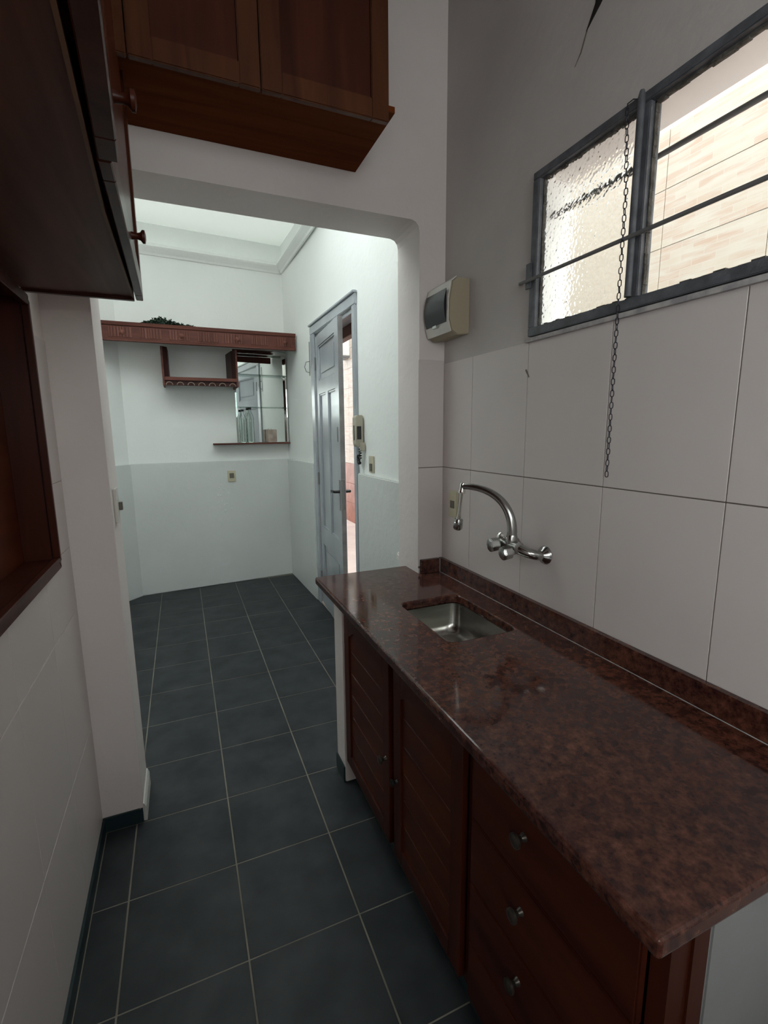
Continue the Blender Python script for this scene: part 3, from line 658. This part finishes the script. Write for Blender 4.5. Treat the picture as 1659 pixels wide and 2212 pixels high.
def socket(nm, lab, cat, loc, w, h, nrm, ins, dep=0.009, cover='ivory'):
    """plate on a wall: nrm = outward unit vector"""
    n = Vector(nrm).normalized(); t = Vector((-n.y, n.x, 0)); o = thing(nm, lab, cat, loc)
    def slab(u0, u1, v0, v1, d0, d1):
        b = MB(); vs = []
        for d in (d0, d1):
            for (u, v) in ((u0, v0), (u1, v0), (u1, v1), (u0, v1)):
                vs.append(b.b.verts.new(Vector(loc) + t*u + Vector((0, 0, v)) + n*d))
        for q in ((0, 3, 2, 1), (4, 5, 6, 7), (0, 1, 5, 4), (1, 2, 6, 5), (2, 3, 7, 6), (3, 0, 4, 7)): b.b.faces.new([vs[i] for i in q])
        return b
    slab(-w/2, w/2, -h/2, h/2, 0.0004, dep).build('cover_plate', cover, o, bevel=0.0025)
    for (u, v, ww, hh, mt, nn) in ins: slab(u-ww/2, u+ww/2, v-hh/2, v+hh/2, dep+0.0002, dep+0.003).build(nn, mt, o, bevel=0.0008)
    return o
socket('wall_socket', 'ivory socket plate on the kitchen tiles behind the tap spout', 'socket', (XW, 0.562, 1.157), 0.066, 0.115, (-1, 0, 0), [(0.0, 0.0, 0.030, 0.032, 'ivory_d', 'socket_insert')])
socket('wall_socket', 'small ivory socket plate on the lower end wall under the mirror shelf', 'socket', (0.690, bw(0.69)-dd, 1.057), 0.076, 0.105, (0.0915, -1, 0), [(0.0, 0.005, 0.042, 0.048, 'ivory_d', 'socket_insert')])
socket('light_switch', 'ivory switch plate under the door phone beside the grey door', 'switch', (xr(1.50), 1.50, 1.272), 0.075, 0.10, (-1, -0.01, 0), [(0, -0.018, 0.04, 0.045, 'ivory_d', 'rocker')])
o = socket('light_switch', 'white switch plate on the left inner side of the opening', 'switch', (0.0252, 0.755, 1.215), 0.075, 0.12, (1, 0, 0), [], dep=0.010, cover='cream_l')
MB().box(0.0355, 0.047, 0.768, 0.788, 1.193, 1.222).build('rocker', 'ivory_d', o, bevel=0.001)
ph = thing('door_phone', 'beige wall door phone with black coiled cord beside the grey door', 'intercom', (1.30, 1.655, 1.37))
MB().prism([(1.3045, 1.375), (1.268, 1.372), (1.258, 1.39), (1.256, 1.46), (1.257, 1.555), (1.268, 1.567), (1.3045, 1.567)], 1.622, 1.688, 'y').build('handset_body', 'cream', ph, bevel=0.004)
MB().box(1.2535, 1.2557, 1.650, 1.660, 1.415, 1.505).build('speaker_slot', 'black', ph)
MB().box(1.262, 1.290, 1.6195, 1.6215, 1.42, 1.50).build('side_slot', 'black', ph)
MB().box(1.278, 1.306, 1.600, 1.6215, 1.350, 1.40).build('wall_bracket', 'cream', ph, bevel=0.002)
pc = []
for k in range(130):
    t = k/129; th = PI*1.25*t
    by, bz = 1.650 - 0.020*math.cos(th), 1.300 - 0.028*math.sin(th)
    if t < 0.25: bz = 1.300 + (0.25-t)*0.26; by = 1.630 + 0.002
    nx, ny, nz = 1.0, 0.0, 0.0
    a = t*2*PI*17
    rad_y, rad_z = -math.cos(th), -math.sin(th)
    if t < 0.25: rad_y, rad_z = 1.0, 0.0
    pc.append((1.285 + 0.0075*math.cos(a), by + 0.0075*math.sin(a)*rad_y, bz + 0.0075*math.sin(a)*rad_z))
MB().tube(pc, 0.0034, 5).build('coiled_cord', 'black', ph, smooth=True)
# bent wire on the wall left of the door
o = MB().tube([(xr(2.86)-0.004, 2.835, 2.20), (xr(2.86)-0.005, 2.84, 1.93)], 0.0028, 6).tube([(xr(2.86)-0.006, 2.838, 2.045), (xr(2.86)-0.032, 2.845, 2.040), (xr(2.86)-0.045, 2.85, 2.0), (xr(2.86)-0.032, 2.845, 1.962), (xr(2.86)-0.006, 2.84, 1.955)], 0.0028, 6).build('wire_hook', 'rod')
tag(o, 'thin bent wire hook on the white wall left of the door', 'hook')

# ------------------------------------------------------------------ left recess lined with wood
rc = thing('wall_niche', 'dark red wooden panelled recess with brown frame in the left wall', 'niche', (XL, 0.0, NZ0))
g = 0.0008
MB().box(-0.189, -0.180, NY0+g, NY1-g, NZ0+g, NZ1-g).build('back_panel', 'wood_panel', rc)
b = MB(); b.box(-0.1795, XL-0.002, NY1-0.012, NY1-g, NZ0+g, NZ1-g); b.box(-0.1795, XL-0.002, NY0+g, NY0+0.012, NZ0+g, NZ1-g)
b.box(-0.1795, XL-0.002, NY0+0.0125, NY1-0.0125, NZ0+g, NZ0+0.012); b.box(-0.1795, XL-0.002, NY0+0.0125, NY1-0.0125, NZ1-0.012, NZ1-g)
b.build('lining', 'wood_v', rc)
fo = 0.028; x0, x1_ = XL+0.0005, XL+0.014
def frame(y0, y1, z0, z1, w, x0, x1, nm, mt):
    b = MB()
    b.prism([(y0, z0), (y1, z0), (y1-w, z0+w), (y0+w, z0+w)], x0, x1, 'x'); b.prism([(y0, z1), (y0+w, z1-w), (y1-w, z1-w), (y1, z1)], x0, x1, 'x')
    b.prism([(y1, z0), (y1, z1), (y1-w, z1-w), (y1-w, z0+w)], x0, x1, 'x'); b.prism([(y0, z0), (y0+w, z0+w), (y0+w, z1-w), (y0, z1)], x0, x1, 'x')
    return b.build(nm, mt, rc, bevel=0.002, seg=1)
frame(NY0-0.016, NY1+0.016, NZ0-0.022, NZ1+0.006, 0.024, x0, x1_, 'outer_frame', 'wood_v')
frame(NY0+0.004, NY1-0.004, NZ0+0.0025, NZ1-0.014, 0.014, x0+0.001, x1_+0.006, 'inner_bead', 'wood_v')

# ------------------------------------------------------------------ wall cupboard on the left wall
wc = thing('wall_cupboard', 'dark brown wall cupboard overhead on the left wall, near door ajar', 'cupboard', (XL, -0.1, 1.858))
ZB, XF = 1.858, 0.164; YA, YB_ = -1.05, 0.475
FE = [(XF, YB_-0.0165), (XF, -0.14), (0.171, -0.33), (0.182, -0.60), (0.200, YA+0.016)]      # the front edge bows out towards the near end
MB().prism(FE + [(XL+0.001, YA+0.016), (XL+0.001, YB_-0.0165)], ZB, ZB+0.012).build('bottom_panel', 'bottom_y', wc)
MB().box(XL+0.001, XF, YB_-0.016, YB_, ZB-0.008, 2.60).build('side_panel', 'wood_v', wc, bevel=0.001, seg=1)
MB().box(XL+0.001, 0.200, YA, YA+0.0155, ZB-0.008, 2.60).build('side_panel', 'wood_v', wc, bevel=0.001, seg=1)
MB().box(XL+0.001, XF, YA+0.016, YB_-0.0165, 2.585, 2.60).build('top_panel', 'wood_y', wc)
MB().prism([(x+0.0003, y) for x, y in FE] + [(x-0.005, y) for x, y in reversed(FE)], ZB-0.0035, ZB-0.0003).build('front_edge', 'edge', wc)
MB().box(XL+0.0012, XL+0.008, YA+0.017, YB_-0.017, ZB+0.0125, 2.584).build('back_panel', 'gap', wc)
def pdoor(parent, ox, oy, rz, w, z0, z1, th, fx='wood_gloss'):
    mm = Matrix.Translation(Vector((ox, oy, 0))) @ Matrix.Rotation(rz, 4, 'Z')
    def tr(b): b.b.transform(mm); return b
    b = MB(); s_ = 0.06
    b.box(0, th, -w, -w+s_, z0, z1); b.box(0, th, -s_, 0, z0, z1); b.box(0, th, -w+s_, -s_, z0, z0+s_); b.box(0, th, -w+s_, -s_, z1-s_, z1)
    d = tr(b).build('door', fx, parent, bevel=0.002, seg=1)
    tr(MB().box(0.003, th-0.007, -w+s_+0.0005, -s_-0.0005, z0+s_+0.0005, z1-s_-0.0005)).build('panel', 'wood_panel', d)
    return d, mm
dA, mA = pdoor(wc, XF+0.004, 0.478, 0.010, 0.80, ZB-0.004, 2.595, 0.019)
dB, mB = pdoor(wc, 0.1775, -0.325, 0.050, 0.70, ZB-0.004, 2.595, 0.027)
for d, mm, yy, th in ((dA, mA, -0.635, 0.019), (dB, mB, -0.045, 0.026)):
    pass
k1 = MB().lathe([(0.0, 0.008), (0.012, 0.0065), (0.018, 0.008), (0.022, 0.0135), (0.027, 0.0135), (0.029, 0.006)], (XF+0.0275, 0.070, 1.893), (1, 0, 0), 16).build('knob', 'wood_v', dA, smooth=True)
k2 = MB().lathe([(0.0, 0.008), (0.012, 0.0065), (0.018, 0.008), (0.022, 0.0135), (0.027, 0.0135), (0.029, 0.006)], (0.2065, -0.352, 1.925), (1, 0, 0), 16).build('knob', 'wood_v', dB, smooth=True)

# ------------------------------------------------------------------ cupboard hung on the beam
hc = thing('beam_cupboard', 'dark brown two door cupboard hung high on the beam over the opening', 'cupboard', (0.4, YJ, 2.42))
hx0, hx1, hy0, hy1, hz0 = -0.105, 0.932, 0.306, YJ-0.001, 2.42
MB().box(hx0, hx1, hy0, hy1, hz0, hz0+0.018).build('bottom_panel', 'bottom_x', hc, bevel=0.001, seg=1)
MB().box(hx1-0.040, hx1-0.024, hy0+0.002, hy1, hz0+0.0185, 3.25).build('side_panel', 'wood_v', hc)
MB().box(hx0, hx0+0.016, hy0+0.002, hy1, hz0+0.0185, 3.25).build('side_panel', 'wood_v', hc)
MB().box(hx0+0.0165, hx1-0.0405, hy0+0.002, hy1, 3.234, 3.25).build('top_panel', 'wood_x', hc)
MB().box(hx0+0.0165, hx1-0.0405, hy0+0.10, hy0+0.11, hz0+0.019, 3.23).build('inner_panel', 'gap', hc)
def bdoor(x0, x1):
    z0, z1 = 2.378, 3.24; y0_, y1_ = 0.284, 0.304; s_ = 0.055
    b = MB(); b.box(x0, x0+s_, y0_, y1_, z0, z1); b.box(x1-s_, x1, y0_, y1_, z0, z1); b.box(x0+s_, x1-s_, y0_, y1_, z0, z0+s_); b.box(x0+s_, x1-s_, y0_, y1_, z1-s_, z1)
    d = b.build('door', 'face_x', hc, bevel=0.0025, seg=2)
    MB().box(x0+s_+0.0005, x1-s_-0.0005, y0_+0.009, y1_-0.003, z0+s_+0.0005, z1-s_-0.0005).build('panel', 'wood_v', d)
bdoor(0.207, 0.526); bdoor(0.529, 0.903); bdoor(-0.105, 0.204)

# ------------------------------------------------------------------ far room: canopy shelf, box, mirror niche
YC = 3.22
cn = thing('canopy_shelf', 'long red brown wooden canopy shelf with fluted fascia across the end wall', 'shelf', (0.45, 3.45, 2.18))
xl, xrg = -0.42, 1.268
def bwy(x, d=0.0015): return (bw(x)-d if x > -0.165 else bw(-0.165) + (x+0.165)*1.0 - d - 0.004)
MB().prism([(xl, YC+0.018), (xrg, YC+0.018), (xrg-0.004, bw(xrg)-0.004), (-0.16, bw(-0.16)-0.004), (xl, 3.30)], 2.296, 2.312).build('top_board', 'canopy', cn)
MB().box(xl, xrg, YC, YC+0.0175, 2.184, 2.322).build('fascia', 'canopy', cn, bevel=0.002)
MB().prism([(YC-0.0005, 2.300), (YC-0.010, 2.304), (YC-0.014, 2.330), (YC+0.017, 2.330), (YC+0.017, 2.3225), (YC-0.0005, 2.3225)], xl, xrg+0.002, 'x').build('top_moulding', 'canopy', cn, bevel=0.001)
MB().prism([(YC-0.0005, 2.185), (YC-0.008, 2.187), (YC-0.008, 2.200), (YC-0.0005, 2.206)], xl, xrg, 'x').build('bottom_moulding', 'canopy', cn)
fl_ = MB(); x = xl+0.01; k = 0
while x < xrg-0.03:
    if k % 9 == 8:
        x += 0.05
    else:
        w_ = random.choice((0.009, 0.012, 0.016)); fl_.box(x, x+w_, YC-0.006, YC-0.0004, 2.215, 2.292); x += w_ + 0.008
    k += 1
o = fl_.build('fluting', 'canopy_v', cn, bevel=0.0015, seg=1); o['kind'] = 'stuff'
for x in (-0.10, 0.33, 0.77, 1.18):
    MB().lathe([(0, 0.020), (0.005, 0.019), (0.008, 0.012), (0.011, 0.010), (0.013, 0.004)], (x, YC-0.0065, 2.252), (0, -1, 0), 14).build('rosette', 'canopy_v', cn, smooth=True)

bxs = thing('hanging_shelf_box', 'open dark wooden shelf box with glass rack slots hanging under the canopy', 'shelf', (0.47, 3.45, 1.88))
yb, yf = 3.335, 3.575
L0, L1 = 0.160, 0.772
Zt, Zb = 2.1835, 1.915
MB().prism([(L0, yf-0.24+0.0), (L0+0.016, yf-0.24), (L0+0.016, bw(L0)-0.002), (L0, bw(L0)-0.003)], 1.868, Zt).build('side_board', 'canopy', bxs, bevel=0.001, seg=1)
MB().prism([(L0+0.0165, yf-0.235), (L0+0.050, yf-0.20), (L0+0.056, bw(L0+0.05)-0.002), (L0+0.0165, bw(L0)-0.002)], Zb+0.0165, Zt).build('inner_cheek', 'dark_wood', bxs)
MB().prism([(L1-0.016, yf-0.24), (L1, yf-0.24), (L1, bw(L1)-0.003), (L1-0.016, bw(L1)-0.004)], 1.868, Zt).build('side_board', 'canopy', bxs, bevel=0.001, seg=1)
MB().prism([(L1-0.045, yf-0.16), (L1-0.0165, yf-0.235), (L1-0.0165, bw(L1)-0.005), (L1-0.070, bw(L1-0.07)-0.002)], Zb+0.0165, Zt).build('inner_cheek', 'dark_wood', bxs)
MB().prism([(L0+0.0165, yf-0.239), (L1-0.0165, yf-0.239), (L1-0.0165, bw(L1)-0.005), (L0+0.0165, bw(L0)-0.004)], Zb, Zb+0.016).build('bottom_board', 'canopy', bxs)
MB().box(L0+0.0165, L1-0.0165, yf-0.255, yf-0.2395, Zb-0.006, Zb+0.022).build('front_rail', 'canopy', bxs, bevel=0.002)
MB().box(L0+0.0165, L1-0.0165, yf-0.236, yf-0.222, 1.868, Zb-0.0065).build('rack_apron', 'dark_wood', bxs)
MB().prism([(L0+0.0165, yf-0.2215), (L1-0.0165, yf-0.2215), (L1-0.0165, bw(L1)-0.01), (L0+0.0165, bw(L0)-0.01)], 1.895, 1.9145).build('rack_board', 'dark_wood', bxs)
n = 7
for k in range(n):
    cx = L0+0.050 + (L1-L0-0.10)*k/(n-1); arc = []
    for q in range(9):
        a = PI*q/8; arc.append((cx - 0.026*math.cos(a), yf-0.2385, 1.872+0.024*math.sin(a)))
    MB().tube(arc, 0.0032, 6).build('rack_arch', 'light_wood', bxs, smooth=True)

mr = thing('wall_mirror', 'tall frameless mirror on the end wall above the narrow shelf', 'mirror', (1.0, bw(1.0), 1.8))
MB().prism([(0.765, bw(0.765)-0.006), (1.256, bw(1.256)-0.013), (1.256, bw(1.256)-0.002), (0.765, bw(0.765)-0.002)], 1.3745, 2.240).build('glass', 'mirror', mr)
MB().prism([(1.2535, bw(1.25)-0.070), (1.2555, bw(1.25)-0.070), (1.2555, bw(1.25)-0.014), (1.2535, bw(1.25)-0.014)], 1.3745, 2.176).build('side_strip', 'mirror', mr)
MB().prism([(0.766, bw(0.766)-0.100), (0.770, bw(0.766)-0.100), (0.770, bw(0.766)-0.009), (0.766, bw(0.766)-0.009)], 1.3745, 1.880).build('side_glass', 'glass_g', mr)
MB().prism([(0.79, bw(0.79)-0.10), (1.25, bw(1.25)-0.10), (1.25, bw(1.25)-0.085), (0.79, bw(0.79)-0.085)], 2.192, 2.214).build('top_strip', 'chrome_l', mr)
for z, lab in ((2.004, 'thin clear glass shelf, the upper one across the mirror'), (1.705, 'thin clear glass shelf, the lower one across the mirror')):
    o = MB().prism([(0.772, bw(0.772)-0.105), (1.251, bw(1.251)-0.105), (1.251, bw(1.251)-0.0145), (0.772, bw(0.772)-0.0105)], z-0.003, z+0.003).build('glass_shelf', 'glass_g')
    tag(o, lab, 'shelf', 'glass shelves over the mirror')
o = MB().prism([(0.540, bw(0.54)-0.118), (1.262, bw(1.262)-0.118), (1.262, bw(1.262)-0.001), (0.540, bw(0.54)-0.001)], 1.358, 1.372).build('wall_shelf', 'canopy', bevel=0.002)
tag(o, 'narrow red brown wooden shelf below the mirror', 'shelf')
# bottles and cup
def bottle(x, z0, hgt, lab):
    y = bw(x)-0.062; o = thing('water_bottle', lab, 'bottle', (x, y, z0), group='empty plastic bottles by the mirror')
    h = hgt-0.018
    prof = [(0.0, 0.026), (0.004, 0.034), (0.03, 0.035), (0.05, 0.0335), (0.07, 0.035), (0.09, 0.0335), (0.11, 0.035), (0.15, 0.034), (0.19, 0.034), (h-0.075, 0.035), (h-0.045, 0.026), (h-0.02, 0.014), (h-0.012, 0.012), (h, 0.0115)]
    b = MB().lathe(prof, (x, y, z0), n=20).build('bottle_body', 'pet', o, smooth=True)
    MB().lathe([(0, 0.0145), (0.015, 0.0145), (0.018, 0.013)], (x, y, z0+h+0.0005), n=16).build('cap', 'black', o, smooth=True)
bottle(0.818, 1.3725, 0.312, 'clear plastic bottle with black cap, the left and shorter one by the mirror')
y_keep = 0.889
bottle(y_keep, 1.3725, 0.330, 'clear plastic bottle with black cap, the taller one right of the other bottle')
cu = thing('candle_holder', 'short square mottled beige candle on the shelf right of the bottles', 'candle', (1.085, bw(1.085)-0.065, 1.3725), rz=0.09)
MB().box(-0.045, 0.045, -0.040, 0.040, 0, 0.125).build('wax_block', 'stone_cup', cu, bevel=0.004, local=True)
MB().tube([(0, 0, 0.1255), (0.001, 0, 0.137)], 0.0012, 5).build('wick', 'black', cu, local=True)
# garland on top of the canopy
gr = thing('leafy_garland', 'dusty dark green artificial garland lying on top of the canopy', 'garland', (0.23, 3.31, 2.332))
sp = [(0.055, 3.31, 2.337), (0.12, 3.32, 2.340), (0.19, 3.30, 2.346), (0.27, 3.32, 2.344), (0.34, 3.31, 2.338), (0.42, 3.30, 2.337)]
MB().tube(sp, 0.004, 6).build('stem', 'stem', gr)
lv = MB()
for k in range(900):
    t = random.random(); i = min(int(t*5), 4); u = t*5-i; c = Vector(sp[i])*(1-u) + Vector(sp[i+1])*u
    sg = math.exp(-((t-0.38)/0.25)**2)
    c += Vector((random.uniform(-0.015, 0.015), random.uniform(-0.03, 0.03), random.uniform(-0.008, 0.008+0.042*sg)))
    if c.z < 2.338: c.z = 2.338
    d = Vector((random.uniform(-1, 1), random.uniform(-1, 1), random.uniform(0.0, 0.8))).normalized()*random.uniform(0.014, 0.028)
    w_ = d.cross(Vector((random.random(), random.random(), random.random()))).normalized()*0.007
    v = [lv.b.verts.new(p) for p in (c, c+d*0.5+w_, c+d, c+d*0.5-w_)]; lv.b.faces.new(v)
o = lv.build('leaves', 'leaf', gr); o['kind'] = 'stuff'
